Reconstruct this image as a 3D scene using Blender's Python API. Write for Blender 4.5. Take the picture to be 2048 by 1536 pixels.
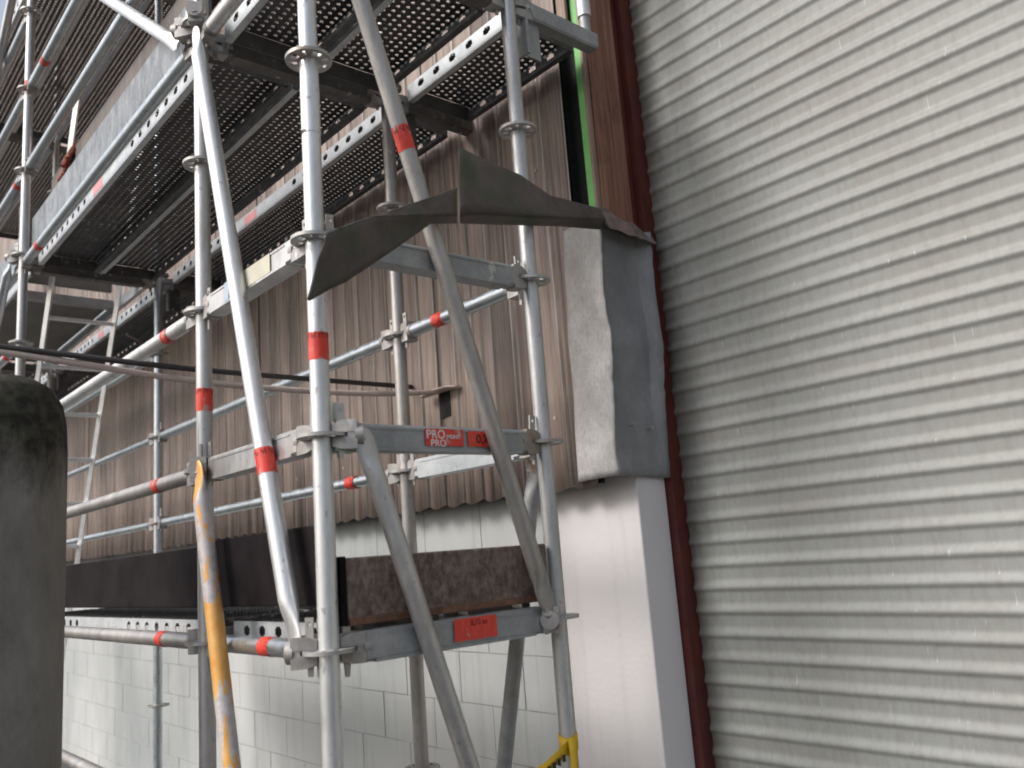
import bpy, bmesh, math, random
from mathutils import Vector, Matrix, noise
random.seed(7)
S = bpy.context.scene
for o in list(bpy.data.objects): bpy.data.objects.remove(o)
C = S.collection
R = math.radians

# ---------------------------------------------------------------- camera
cam = bpy.data.objects.new('camera', bpy.data.cameras.new('camera')); C.objects.link(cam)
right = Vector((0.64728, 0.75850, -0.07554)); down = Vector((-0.19108, 0.06551, -0.97939)); fwd = Vector((-0.73792, 0.64837, 0.18734))
M = Matrix((right, -down, -fwd)).transposed().to_4x4(); M.translation = Vector((1.868, -1.018, 1.597))
cam.matrix_world = M
cam.data.sensor_width = 36; cam.data.lens = 1734 / 2048 * 36
cam.data.clip_start = .05; cam.data.clip_end = 500
cam.data.dof.use_dof = True; cam.data.dof.focus_distance = 2.9; cam.data.dof.aperture_fstop = 3.2
S.camera = cam

# ---------------------------------------------------------------- sky and sun (bright overcast)
to_sun = Vector((-.30, -.72, .68)).normalized()
elev = math.asin(to_sun.z); azim = math.atan2(to_sun.x, to_sun.y)
W = bpy.data.worlds.new('World'); S.world = W; W.use_nodes = True
wn = W.node_tree.nodes; wl = W.node_tree.links; wn.clear()
sky = wn.new('ShaderNodeTexSky'); sky.sky_type = 'NISHITA'; sky.sun_disc = False
sky.sun_elevation = elev; sky.sun_rotation = azim; sky.air_density = 1.0; sky.dust_density = 4.0; sky.ozone_density = 1.0
hs = wn.new('ShaderNodeHueSaturation'); hs.inputs['Saturation'].default_value = .60
bg = wn.new('ShaderNodeBackground'); bg.inputs['Strength'].default_value = .13
wo = wn.new('ShaderNodeOutputWorld')
wl.new(sky.outputs[0], hs.inputs['Color']); wl.new(hs.outputs[0], bg.inputs['Color']); wl.new(bg.outputs[0], wo.inputs[0])
sd = bpy.data.lights.new('sun', 'SUN'); sd.energy = 1.35; sd.angle = R(18); sd.color = (1, .975, .95)
sun = bpy.data.objects.new('sun', sd); C.objects.link(sun); sun.rotation_euler = to_sun.to_track_quat('Z', 'Y').to_euler()
S.view_settings.view_transform = 'Standard'; S.view_settings.look = 'None'
S.view_settings.exposure = 0.58; S.view_settings.gamma = 1; S.view_settings.use_curve_mapping = False
S.render.film_transparent = False
S.cycles.filter_width = 1.9

# ---------------------------------------------------------------- materials
class NT:
    def __init__(s, name):
        s.m = bpy.data.materials.new(name); s.m.use_nodes = True
        s.t = s.m.node_tree; s.t.nodes.clear()
        s.out = s.t.nodes.new('ShaderNodeOutputMaterial'); s.b = s.t.nodes.new('ShaderNodeBsdfPrincipled')
        s.t.links.new(s.b.outputs[0], s.out.inputs[0])
        s.tc = s.t.nodes.new('ShaderNodeTexCoord')
    def set(s, k, v):
        if hasattr(v, 'is_output') or hasattr(v, 'links'): s.t.links.new(v, s.b.inputs[k])
        else: s.b.inputs[k].default_value = v
    def noise(s, scale, stretch=(1, 1, 1), detail=4, rough=.6, coord='Object', offs=(0, 0, 0), dist=0.0):
        mp = s.t.nodes.new('ShaderNodeMapping'); mp.inputs['Scale'].default_value = stretch; mp.inputs['Location'].default_value = offs
        if coord == 'Object':
            if not hasattr(s, 'geo'): s.geo = s.t.nodes.new('ShaderNodeNewGeometry')
            s.t.links.new(s.geo.outputs['Position'], mp.inputs[0])
        else: s.t.links.new(s.tc.outputs[coord], mp.inputs[0])
        n = s.t.nodes.new('ShaderNodeTexNoise'); n.inputs['Scale'].default_value = scale
        n.inputs['Detail'].default_value = detail; n.inputs['Roughness'].default_value = rough; n.inputs['Distortion'].default_value = dist
        s.t.links.new(mp.outputs[0], n.inputs['Vector']); return n.outputs[0]
    def ramp(s, fac, stops):
        r = s.t.nodes.new('ShaderNodeValToRGB'); e = r.color_ramp.elements
        while len(e) < len(stops): e.new(.5)
        for el, (p, c) in zip(e, stops):
            el.position = p; el.color = (c[0], c[1], c[2], 1) if hasattr(c, '__len__') else (c, c, c, 1)
        s.t.links.new(fac, r.inputs[0]); return r.outputs[0]
    def mix(s, fac, a, b, mode='MIX'):
        n = s.t.nodes.new('ShaderNodeMix'); n.data_type = 'RGBA'; n.blend_type = mode
        for sock, v in ((n.inputs[0], fac), (n.inputs[6], a), (n.inputs[7], b)):
            if hasattr(v, 'links'): s.t.links.new(v, sock)
            elif hasattr(v, '__len__'): sock.default_value = (v[0], v[1], v[2], 1)
            else: sock.default_value = v
        return n.outputs[2]
    def bump(s, h, strength=.3, dist=.01):
        n = s.t.nodes.new('ShaderNodeBump'); n.inputs['Strength'].default_value = strength; n.inputs['Distance'].default_value = dist
        s.t.links.new(h, n.inputs['Height']); s.t.links.new(n.outputs[0], s.b.inputs['Normal'])
    def objrand(s):
        return s.t.nodes.new('ShaderNodeObjectInfo').outputs['Random']

def galv(name, a, b, metal=.55, rough=.42, warm=None, stretch=(1, 1, 1)):
    n = NT(name)
    big = n.noise(9, stretch, 5, .65); fine = n.noise(90, stretch, 3, .6)
    col = n.ramp(big, [(.32, a), (.68, b)])
    col = n.mix(n.ramp(fine, [(.45, 0), (.75, .22)]), col, tuple(x * .62 for x in a))
    if warm: col = n.mix(n.ramp(n.noise(5, stretch, 6, .7, offs=(3, 1, 2)), [(.55, 0), (.75, .8)]), col, warm)
    col = n.mix(n.ramp(n.noise(42, (1, 1, .8), 3, .5, offs=(9, 4, 1)), [(.66, 0), (.70, .55)]), col, (.30, .285, .265))
    col = n.mix(n.ramp(n.noise(26, (1, 1, .5), 4, .6, offs=(1, 9, 6)), [(.66, 0), (.69, .6)]), col, (.66, .65, .62))
    n.set('Base Color', col); n.set('Metallic', metal)
    n.set('Roughness', n.ramp(n.noise(30, stretch), [(.3, rough - .08), (.7, rough + .14)]))
    n.bump(fine, .12, .003); return n.m

m_bright = galv('galvanised_bright', (.60, .61, .62), (.78, .78, .77), .72, .40, stretch=(1, 1, .35))
m_galv = galv('galvanised', (.42, .42, .42), (.62, .61, .60), .72, .40, (.33, .27, .21), (1, 1, .35))
m_dull = galv('galvanised_dull', (.32, .31, .30), (.52, .49, .46), .7, .42, (.27, .21, .15), (1, 1, .35))
m_tube = galv('galvanised_ledger', (.48, .52, .55), (.62, .67, .70), .88, .32)
m_transom = galv('galvanised_transom', (.27, .28, .29), (.40, .41, .41), .4, .5, (.25, .21, .17))
m_deck = galv('deck_steel', (.05, .052, .055), (.10, .10, .10), .3, .55)  # plate underside: shade put into the colour on top of dirt
m_webshade = galv('deck_web_shaded', (.07, .073, .078), (.14, .14, .14), .4, .5)  # darker copy of the web steel, shade on inner webs painted in
m_web = galv('deck_web_steel', (.46, .49, .51), (.64, .66, .67), .4, .42)  # lighter copy of the deck steel, skylight on outer webs painted in
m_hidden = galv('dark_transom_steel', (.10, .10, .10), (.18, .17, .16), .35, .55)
m_head = galv('cast_wedge_head', (.27, .255, .24), (.47, .455, .44), .4, .5, (.30, .17, .09))
m_disc = galv('rosette_steel', (.34, .33, .32), (.52, .51, .49), .45, .45, (.28, .18, .11))

def plain(name, c, rough=.6, metal=0, var=.25, scale=12, stretch=(1, 1, 1), bump=.1):
    n = NT(name); nz = n.noise(scale, stretch, 5, .65)
    n.set('Base Color', n.ramp(nz, [(.3, tuple(x * (1 - var) for x in c)), (.7, tuple(min(1, x * (1 + var)) for x in c))]))
    n.set('Roughness', rough); n.set('Metallic', metal); n.bump(nz, bump, .004); return n.m

def m_tape():
    n = NT('red_tape'); w = n.noise(26, (1, 1, .5), 5, .7)
    col = n.ramp(n.noise(60, (1, 1, .3)), [(.3, (.62, .035, .02)), (.7, (.78, .07, .045))])
    n.set('Base Color', n.mix(n.ramp(w, [(.56, 0), (.62, .75)]), col, (.50, .38, .35)))
    n.set('Roughness', .45); return n.m
m_red = m_tape()
m_redband = plain('dark_red_print', (.30, .02, .015), .5, scale=90, var=.5)
m_pink = plain('faded_pink_label', (.75, .32, .34), .6, var=.1)
m_white = plain('white_print', (.75, .68, .66), .6, var=.1)
m_black = plain('black_print', (.03, .02, .02), .6)
m_redlabel = m_red

def m_orange():
    n = NT('orange_paint_worn'); w = n.noise(13, (1, 1, .28), 6, .65, dist=1.0)
    g = n.ramp(n.noise(40), [(.3, (.45, .42, .42)), (.7, (.66, .62, .61))])
    col = n.mix(n.ramp(w, [(.525, 0), (.55, 1)]), g, n.ramp(n.noise(18), [(.3, (.72, .34, .06)), (.7, (.85, .48, .16))]))
    n.set('Base Color', col); n.set('Roughness', .5); n.set('Metallic', .15); return n.m
m_or = m_orange()

def m_cladding():
    n = NT('weathered_brown_cladding')
    grain = n.noise(14, (6, 1, .35), 6, .7); streak = n.noise(3.2, (9, 1, .18), 5, .7); blot = n.noise(.9, (1.4, 1, .8), 4, .55, coord='Object', offs=(.3, 0, .4))
    base = n.ramp(grain, [(.25, (.23, .172, .142)), (.5, (.355, .275, .232)), (.78, (.49, .40, .345))])
    base = n.mix(n.ramp(streak, [(.47, 0), (.66, .85)]), base, (.115, .086, .075))
    base = n.mix(n.ramp(n.noise(5, (12, 1, .12), 4, .6, offs=(5, 2, 1)), [(.58, 0), (.72, .5)]), base, (.45, .37, .32))
    base = n.mix(n.ramp(blot, [(.52, 0), (.70, .6)]), base, (.085, .062, .058))
    sx = n.t.nodes.new('ShaderNodeSeparateXYZ'); n.t.links.new(n.geo.outputs['Position'], sx.inputs[0])
    fa = n.t.nodes.new('ShaderNodeMath'); fa.operation = 'MULTIPLY_ADD'; n.t.links.new(sx.outputs['X'], fa.inputs[0]); fa.inputs[1].default_value = -1 / .1242; fa.inputs[2].default_value = -.362
    fl = n.t.nodes.new('ShaderNodeMath'); fl.operation = 'FLOOR'; n.t.links.new(fa.outputs[0], fl.inputs[0])
    wn_ = n.t.nodes.new('ShaderNodeTexWhiteNoise'); wn_.noise_dimensions = '1D'; n.t.links.new(fl.outputs[0], wn_.inputs['W'])
    mm = n.t.nodes.new('ShaderNodeMath'); mm.operation = 'MULTIPLY_ADD'; n.t.links.new(wn_.outputs[0], mm.inputs[0]); mm.inputs[1].default_value = .50; mm.inputs[2].default_value = .72
    n.set('Base Color', n.mix(1.0, base, mm.outputs[0], 'MULTIPLY'))
    n.set('Roughness', .62); n.bump(grain, .15, .004); return n.m
m_clad = m_cladding()
m_cladworn = plain('worn_cladding_edge', (.46, .40, .36), .55, var=.45, scale=6, stretch=(1, 1, .3))

def m_shutter():
    n = NT('grey_corrugated_steel')
    a = n.noise(1.1, (1, 1, 1), 5, .6); b = n.noise(55, (.9, 1, .25), 4, .7); sp = n.noise(70, (1.8, 1, .12), 2, .5, offs=(1, 2, 3))
    col = n.ramp(a, [(.3, (.265, .270, .250)), (.7, (.33, .346, .328))])
    col = n.mix(n.ramp(b, [(.42, 0), (.72, .5)]), col, (.21, .195, .18))
    col = n.mix(n.ramp(n.noise(2.5, (1, 1, 5), 5, .7, offs=(2, 0, 7)), [(.55, 0), (.75, .3)]), col, (.26, .205, .18))
    col = n.mix(n.ramp(sp, [(.73, 0), (.77, .4)]), col, (.72, .75, .75))
    n.set('Base Color', col); n.set('Metallic', .1); n.set('Roughness', .62); n.bump(b, .25, .004); return n.m
m_shut = m_shutter()

def m_blockpaint(name, c1, c2, st=.35, sc=1.3):
    n = NT(name); a = n.noise(sc, (1, 1, .6), 5, .6); f = n.noise(45, (1, 1, 1), 4, .6)
    col = n.ramp(a, [(.3, c1), (.7, c2)])
    col = n.mix(n.ramp(n.noise(6, (5, 1, .25), 4, .6), [(.55, 0), (.8, st)]), col, tuple(x * .72 for x in c1))
    n.set('Base Color', col); n.set('Roughness', .8); n.bump(f, .25, .004); return n.m
m_block = m_blockpaint('painted_blockwork', (.27, .295, .295), (.57, .575, .565), .4, .55)
m_pillar = m_blockpaint('white_painted_pillar', (.66, .635, .62), (.75, .72, .71), .22)
m_mortar = plain('painted_mortar', (.37, .375, .37), .9, var=.5, scale=5)

def m_wood(name, c1, c2, c3):
    n = NT(name); g = n.noise(9, (7, 7, .25), 6, .7, dist=.8)
    col = n.ramp(g, [(.28, c1), (.5, c2), (.75, c3)])
    n.set('Base Color', n.mix(n.ramp(n.noise(4, (1, 1, .5), 4), [(.55, 0), (.7, .6)]), col, tuple(x * .45 for x in c1)))
    n.set('Roughness', .6); n.bump(g, .2, .004); return n.m
m_woodred = m_wood('stained_red_brown_wood', (.11, .040, .024), (.25, .115, .07), (.38, .22, .15))
m_woodtan = m_wood('bare_wood', (.20, .13, .095), (.30, .205, .155), (.38, .28, .22))
m_green = plain('bright_green_paint', (.19, .52, .15), .55, var=.12)
m_dgreen = plain('deep_green_paint', (.02, .28, .07), .55, var=.12)
m_gap = plain('unlit_cavity_shade', (.012, .013, .012), .9)  # near-black colour stands for the shade inside gaps
m_redsteel = plain('red_oxide_steel', (.10, .020, .014), .5, var=.35, scale=20, stretch=(1, 1, .3))

def m_zinc(name, c1, c2, c3, bs):
    n = NT(name); a = n.noise(2.6, (1, 1, .7), 6, .7); b = n.noise(120, (1, 1, .3), 3, .6)
    col = n.ramp(a, [(.3, c1), (.5, c2), (.72, c3)])
    n.set('Base Color', n.mix(n.ramp(b, [(.45, 0), (.7, .4)]), col, (.24, .235, .235)))
    n.set('Metallic', .2); n.set('Roughness', .6); n.bump(n.noise(28, (1, 1, .6), 8, .75), bs, .008); return n.m
m_zn = m_zinc('crumpled_zinc', (.21, .21, .21), (.31, .31, .31), (.41, .405, .40), .5)
m_znf = m_zinc('pale_weathered_zinc', (.33, .32, .31), (.52, .505, .49), (.66, .64, .62), .8)
def m_bent():
    n = NT('mossy_dark_flashing'); a = n.noise(6, (1, 1, 1), 6, .7)
    col = n.ramp(a, [(.3, (.055, .047, .041)), (.7, (.135, .112, .098))])
    col = n.mix(n.ramp(n.noise(4.5, (1, 1, 1), 5, .6, offs=(4, 4, 4)), [(.50, 0), (.64, .6)]), col, (.04, .065, .03))
    n.set('Base Color', col); n.set('Roughness', .6); n.set('Metallic', .2); n.bump(n.noise(16, (1, 1, 1), 7, .7), .7, .012); return n.m
m_bf = m_bent()
def m_rusty():
    n = NT('rusty_crusted_board'); a = n.noise(34, (1, 1, .7), 8, .8, dist=.15)
    col = n.ramp(a, [(.3, (.055, .036, .028)), (.46, (.13, .092, .073)), (.57, (.22, .17, .145)), (.72, (.33, .27, .24))])
    n.set('Base Color', n.mix(n.ramp(n.noise(3, (1, 1, 1), 3, .5, offs=(2, 5, .2)), [(.50, 0), (.62, .85)]), col, (.10, .055, .04)))
    n.set('Roughness', .8); n.bump(a, .6, .008); return n.m
m_rust = m_rusty()
m_rustedge = plain('rust_edge', (.17, .085, .052), .8, scale=30, var=.5)
m_blackboard = plain('black_film_plywood', (.013, .010, .011), .7, var=.6, scale=5)
m_blackboard.node_tree.nodes['Principled BSDF'].inputs['Specular IOR Level'].default_value = .08
def m_silver():
    n = NT('scratched_grey_board'); a = n.noise(10, (2.2, 1, .8), 6, .7); c = n.noise(13, (4.5, 1, .9), 4, .55, dist=2.2, offs=(1.5, 0, .7))
    col = n.ramp(a, [(.32, (.07, .08, .09)), (.66, (.30, .32, .335))])
    col = n.mix(n.ramp(c, [(.60, 0), (.63, .7), (.68, .1)]), col, (.52, .50, .47))
    n.set('Base Color', col); n.set('Roughness', .42); n.bump(a, .2, .004); return n.m
m_sil = m_silver()
m_plank = m_wood('grey_brown_plank', (.075, .06, .05), (.13, .105, .088), (.20, .165, .14))
m_ply = plain('grey_plywood', (.16, .155, .14), .7, var=.2, scale=4)
m_alu = plain('aluminium', (.80, .81, .82), .35, .6, .12, 20)
m_cable = plain('beige_conduit', (.56, .46, .41), .55, var=.1)
m_cabled = plain('dark_conduit', (.05, .045, .045), .5)
m_yel = plain('yellow_tape', (.80, .50, .02), .45, var=.12)
def m_conc():
    n = NT('mossy_concrete'); a = n.noise(5, (1, 1, .35), 7, .72)
    col = n.ramp(a, [(.3, (.17, .155, .125)), (.5, (.30, .285, .255)), (.75, (.43, .415, .38))])
    sx = n.t.nodes.new('ShaderNodeSeparateXYZ'); n.t.links.new(n.tc.outputs['Object'], sx.inputs[0])
    mr = n.t.nodes.new('ShaderNodeMapRange'); mr.inputs[1].default_value = 1.80; mr.inputs[2].default_value = 2.22
    n.t.links.new(sx.outputs['Z'], mr.inputs[0])
    ad = n.t.nodes.new('ShaderNodeMath'); ad.operation = 'ADD'; n.t.links.new(mr.outputs[0], ad.inputs[0]); n.t.links.new(n.noise(9, (1, 1, .4), 6, .7, offs=(2, 2, 2)), ad.inputs[1])
    col = n.mix(n.ramp(ad.outputs[0], [(.62, 0), (1.0, 1)]), col, n.ramp(n.noise(30), [(.4, (.022, .020, .016)), (.7, (.085, .085, .055))]))
    n.set('Base Color', col); n.set('Roughness', .9); n.bump(n.noise(70, (1, 1, 1), 8, .8), .9, .012); return n.m
m_con = m_conc()
m_ground = plain('asphalt', (.055, .053, .05), .9, var=.3, scale=3)
m_darkobj = plain('dark_clutter', (.05, .04, .03), .8, var=.6, scale=30)

# ---------------------------------------------------------------- mesh helpers
class MB:
    def __init__(s): s.v = []; s.f = []; s.mi = []; s.cur = 0
    def add(s, vs, fs):
        k = len(s.v); s.v += [tuple(v) for v in vs]; s.f += [tuple(i + k for i in f) for f in fs]; s.mi += [s.cur] * len(fs)
    def box(s, x0, x1, y0, y1, z0, z1, mat=None, bev=0):
        if bev:
            b = bev; ring = [(y0 + b, z0), (y1 - b, z0), (y1, z0 + b), (y1, z1 - b), (y1 - b, z1), (y0 + b, z1), (y0, z1 - b), (y0, z0 + b)]
            vs = [(x0, y, z) for y, z in ring] + [(x1, y, z) for y, z in ring]
            fs = [(i, (i + 1) % 8, 8 + (i + 1) % 8, 8 + i) for i in range(8)] + [tuple(range(7, -1, -1)), tuple(range(8, 16))]
        else:
            vs = [(x0, y0, z0), (x1, y0, z0), (x1, y1, z0), (x0, y1, z0), (x0, y0, z1), (x1, y0, z1), (x1, y1, z1), (x0, y1, z1)]
            fs = [(0, 3, 2, 1), (4, 5, 6, 7), (0, 1, 5, 4), (1, 2, 6, 5), (2, 3, 7, 6), (3, 0, 4, 7)]
        if mat is not None: vs = [tuple(mat @ Vector(v)) for v in vs]
        s.add(vs, fs)
    def tube(s, p, q, r, n=20, cap=True, r2=None):
        p = Vector(p); q = Vector(q); d = (q - p).normalized()
        u = d.orthogonal().normalized(); w = d.cross(u); r2 = r if r2 is None else r2
        vs = [p + (u * math.cos(6.28318531 * i / n) + w * math.sin(6.28318531 * i / n)) * r for i in range(n)]
        vs += [q + (u * math.cos(6.28318531 * i / n) + w * math.sin(6.28318531 * i / n)) * r2 for i in range(n)]
        fs = [(i, (i + 1) % n, n + (i + 1) % n, n + i) for i in range(n)]
        if cap: fs += [tuple(range(n - 1, -1, -1)), tuple(range(n, 2 * n))]
        s.add(vs, fs)
    def sweep(s, pts, radii, n=20, flat=None, cap=True, side=None):
        """pts list; radii list of (a,b): half axes along side and along normal"""
        k = len(s.v); P = [Vector(p) for p in pts]; m = len(P)
        for i, p in enumerate(P):
            d = (P[min(i + 1, m - 1)] - P[max(i - 1, 0)]).normalized()
            u = Vector(side) if side else d.orthogonal(); u = (u - d * u.dot(d)).normalized(); w = d.cross(u)
            a, b = radii[i] if hasattr(radii[i], '__len__') else (radii[i], radii[i])
            for j in range(n):
                t = 6.28318531 * j / n; s.v.append(tuple(p + u * math.cos(t) * a + w * math.sin(t) * b))
        for i in range(m - 1):
            for j in range(n):
                s.f.append((k + i * n + j, k + i * n + (j + 1) % n, k + (i + 1) * n + (j + 1) % n, k + (i + 1) * n + j)); s.mi.append(s.cur)
        if cap:
            s.f.append(tuple(k + j for j in range(n - 1, -1, -1))); s.mi.append(s.cur)
            s.f.append(tuple(k + (m - 1) * n + j for j in range(n))); s.mi.append(s.cur)
    def cells(s, us, vs_, solid, fn, th):
        """sheet of cells with holes; fn(u,v,w)->xyz; th thickness"""
        nu, nv = len(us), len(vs_); idx = {}
        def vid(i, j, t):
            if (i, j, t) not in idx:
                idx[(i, j, t)] = len(s.v); s.v.append(tuple(fn(us[i], vs_[j], th * t)))
            return idx[(i, j, t)]
        ok = lambda i, j: 0 <= i < nu - 1 and 0 <= j < nv - 1 and solid(i, j)
        for i in range(nu - 1):
            for j in range(nv - 1):
                if not ok(i, j): continue
                q = [(i, j), (i + 1, j), (i + 1, j + 1), (i, j + 1)]
                s.f.append(tuple(vid(a, b, 1) for a, b in q)); s.mi.append(s.cur)
                s.f.append(tuple(vid(a, b, 0) for a, b in reversed(q))); s.mi.append(s.cur)
                for (a, b), (ni, nj) in zip(zip(q, q[1:] + q[:1]), ((i, j - 1), (i + 1, j), (i, j + 1), (i - 1, j))):
                    if not ok(ni, nj):
                        s.f.append((vid(*a, 0), vid(*b, 0), vid(*b, 1), vid(*a, 1))); s.mi.append(s.cur)
    def mesh(s, name, mats, smooth=True):
        me = bpy.data.meshes.new(name); me.from_pydata(s.v, [], s.f)
        for m in (mats if isinstance(mats, (list, tuple)) else [mats]): me.materials.append(m)
        me.polygons.foreach_set('material_index', s.mi)
        if smooth:
            me.polygons.foreach_set('use_smooth', [True] * len(me.polygons)); me.update(); me.set_sharp_from_angle(angle=R(38))
        me.update(); return me
    def build(s, name, mats, parent=None, loc=(0, 0, 0), smooth=True):
        return link(name, s.mesh(name, mats, smooth), parent, loc)
def link(name, me, parent=None, loc=(0, 0, 0), rot=(0, 0, 0)):
    o = bpy.data.objects.new(name, me); C.objects.link(o); o.location = loc; o.rotation_euler = rot
    if parent is not None: o.parent = parent
    return o
def tag(o, label, cat, group=None, kind=None):
    o['label'] = label; o['category'] = cat
    if group: o['group'] = group
    if kind: o['kind'] = kind
    return o
def thing(name, loc, label, cat, group=None):
    o = bpy.data.objects.new(name, None); C.objects.link(o); o.location = loc; o.empty_display_size = .1
    return tag(o, label, cat, group)
def text_mesh(s, size, mat, name, bold=0.0):
    cu = bpy.data.curves.new(name, 'FONT'); cu.body = s; cu.size = size; cu.extrude = .0004; cu.offset = bold; cu.align_x = 'CENTER'; cu.align_y = 'CENTER'
    t = bpy.data.objects.new('tmp', cu); C.objects.link(t)
    dg = bpy.context.evaluated_depsgraph_get(); me = bpy.data.meshes.new_from_object(t.evaluated_get(dg))
    bpy.data.objects.remove(t); bpy.data.curves.remove(cu); me.name = name; me.materials.clear(); me.materials.append(mat); return me

# ---------------------------------------------------------------- setting: ground
b = MB(); b.box(-120, 120, -120, 120, -.3, 0); g = b.build('ground', m_ground, smooth=False); g['kind'] = 'structure'

# ---------------------------------------------------------------- right: grey horizontal corrugated wall (set back)
b = MB()
nz = 14 * 95; xs = [-.062 + .12 * i for i in range(56)]; pitch = .0762
def rib(z):
    t = (z / pitch) % 1
    if t < .42: return .20 * t / .42
    if t < .62: return .20 + .80 * (.5 - .5 * math.cos(math.pi * (t - .42) / .20))
    return .5 + .5 * math.cos(math.pi * (t - .62) / .38)
def shx(x, z): return 1.433 - .0100 * rib(z) + .004 * noise.noise(Vector((x * 1.1, 0, z * 1.3))) + .0016 * noise.noise(Vector((x * 4, 3, z * 6)))
zs = [i * pitch / 14 for i in range(nz)]
for z in zs:
    for i, x in enumerate(xs):
        xx = x + (.004 * noise.noise(Vector((0, z * 9, 2))) if i == 0 else 0)
        b.v.append((xx, shx(x, z), z + .003 * noise.noise(Vector((x * .8, 7, z * .5)))))
w = len(xs)
for k in range(nz - 1):
    for i in range(w - 1): b.f.append((k * w + i, k * w + i + 1, (k + 1) * w + i + 1, (k + 1) * w + i)); b.mi.append(0)
sh = b.build('corrugated_metal_wall', m_shut)
tag(sh, 'light grey wall of horizontal corrugated steel filling the right of the view', 'wall')
sm = sh.modifiers.new('thick', 'SOLIDIFY'); sm.thickness = .0012
b = MB(); b.box(-.3, 8, 1.50, 1.6, 0, 7.2); bk = b.build('backing_wall', m_mortar, sh, smooth=False)

b = MB(); b.box(-.10, -.052, 1.372, 1.378, 0, 7.2); b.box(-.058, -.052, 1.378, 1.440, 0, 7.2); b.box(-.10, -.068, 1.378, 1.44, 0, 7.2)
fr = b.build('steel_angle_post', m_redsteel, smooth=False); tag(fr, 'dark red painted steel angle post beside the edge of the grey corrugated wall', 'post')

# ---------------------------------------------------------------- pillar and block wall
b = MB(); b.box(-.535, -.083, 1.2195, 1.370, 0, 1.835)
pl = b.build('pillar', m_pillar, smooth=False); tag(pl, 'smooth white painted pillar at the corner between block wall and grey corrugated wall', 'pillar')
bv = pl.modifiers.new('bev', 'BEVEL'); bv.width = .006; bv.segments = 2

bw = thing('block_wall', (-.54, 1.222, 0), 'pale painted concrete block wall under the brown corrugated cladding', 'wall')
b = MB(); b.box(-13.6, -.002, .0022, .2, 0, 1.96); b.build('mortar', m_mortar, bw, smooth=False)
bm0 = MB(); bm0.box(-.1978, .1978, 0, .02, -.0978, .0978)
bme = bm0.mesh('block', m_block, False)
for ro in range(10):
    for co in range(24):
        x = -.2 - co * .4 - (.2 if ro % 2 else 0)
        o = link('block', bme, bw, (x - .002, random.uniform(-.0012, .0012) - .001, .1 + ro * .2))
b = MB()
b.box(-.0978, .0978, 0, .02, -.0978, .0978); hme = b.mesh('half_block', m_block, False)
for ro in range(1, 10, 2): link('half_block', hme, bw, (-.1, -.001, .1 + ro * .2))

# ---------------------------------------------------------------- brown corrugated cladding, one part per sheet
cl = thing('cladding_wall', (-.14, 1.14, 1.80), 'weathered brown wall of vertical corrugated sheets above the block wall', 'wall')
PT = .125
def prof(t):   # t in 0..1
    if t < .84: return -.45 * math.sin(math.pi * t / .84)
    if t < .89: return (t - .84) / .05
    if t < .95: return 1
    return 1 - (t - .95) / .05
knots = [0, .03, .22, .42, .62, .80, .84, .89, .95, 1.0]
def sheet(x0, nrib, zb, zt, k, edge=0):
    m = MB(); cols = []
    for rb in range(nrib):
        for t in knots[:-1]: cols.append(rb + t)
    cols.append(nrib)
    zsn = [zb + (zt - zb) * q / 14 for q in range(15)]
    n = len(cols)
    for zi, z in enumerate(zsn):
        for c in cols:
            x = -c * PT; t = c % 1
            wob = .004 * noise.noise(Vector((x0 + x, z * .8, k)))
            m.v.append((x, .011 * prof(t) + wob, z + (.004 * noise.noise(Vector(((x0 + x) * 5, 9, k))) - .014 * math.sin(math.pi * t) ** 2 if zi == 0 else 0)))
    for a in range(14):
        for i in range(n - 1): m.f.append((a * n + i + 1, a * n + i, (a + 1) * n + i, (a + 1) * n + i + 1)); m.mi.append(1 if i % 9 in (0, 8) else 0)
    o = m.build('cladding_sheet', (m_clad, m_cladworn), cl, (x0, -.006 if k % 2 else -.003, 0))
    sd_ = o.modifiers.new('thick', 'SOLIDIFY'); sd_.thickness = .004; sd_.offset = -1
    return o
x = -.045
for k in range(14):
    sheet(x, 7, random.uniform(-.004, .004), 7.6, k); x -= 7 * PT - .006
b = MB(); b.box(-13, -.06, .030, .050, .0, 7.6); b.build('gap_shade_backing', m_gap, cl, smooth=False)
# dark slot where the conduit enters, and a few fixing washers
b = MB()
b.box(-.905, -.835, -.012, -.004, .36, .475, bev=0); b.build('entry_slot', m_gap, cl, smooth=False)
b = MB(); b.tube((0, -.012, 0), (0, -.002, 0), .007, 8); fme = b.mesh('fixing_screw', m_dull)
for k in range(12):
    for zz in (.25, 1.2): link('fixing_screw', fme, cl, (-.2 - k * .5 - random.uniform(0, .04), 0, zz))

# ---------------------------------------------------------------- opened corner above the flashing: boards
ct = thing('timber_corner', (-.075, 1.16, 2.6), 'exposed timber corner of red brown and bright green boards above the torn flashing', 'wall')
def part_box(name, mat, par, bx, label=None, bev=.002):
    m = MB(); m.box(*bx); o = m.build(name, mat, par, smooth=False)
    if bev: md = o.modifiers.new('bev', 'BEVEL'); md.width = bev; md.segments = 1
    if label: o['label'] = label
    return o
part_box('board', m_gap, ct, (-.13, -.045, .03, .05, 0, 4), 'black panel standing for the shade deep in the open gap')
part_box('board', m_green, ct, (-.050, -.0155, .004, .028, .1, 4), 'bright green painted strip')
part_box('board', m_woodtan, ct, (-.015, -.002, -.003, .02, .1, 4), 'narrow weathered edge board')
part_box('board', m_woodred, ct, (-.012, .006, .0205, .142, .11, 4), 'wide red brown stained board')
part_box('board', m_woodred, ct, (-.012, .003, .145, .178, .11, 4), 'narrow red brown stained board')
part_box('board', m_redsteel, ct, (-.012, -.004, .180, .210, .11, 4), 'dark red painted strip')
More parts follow.
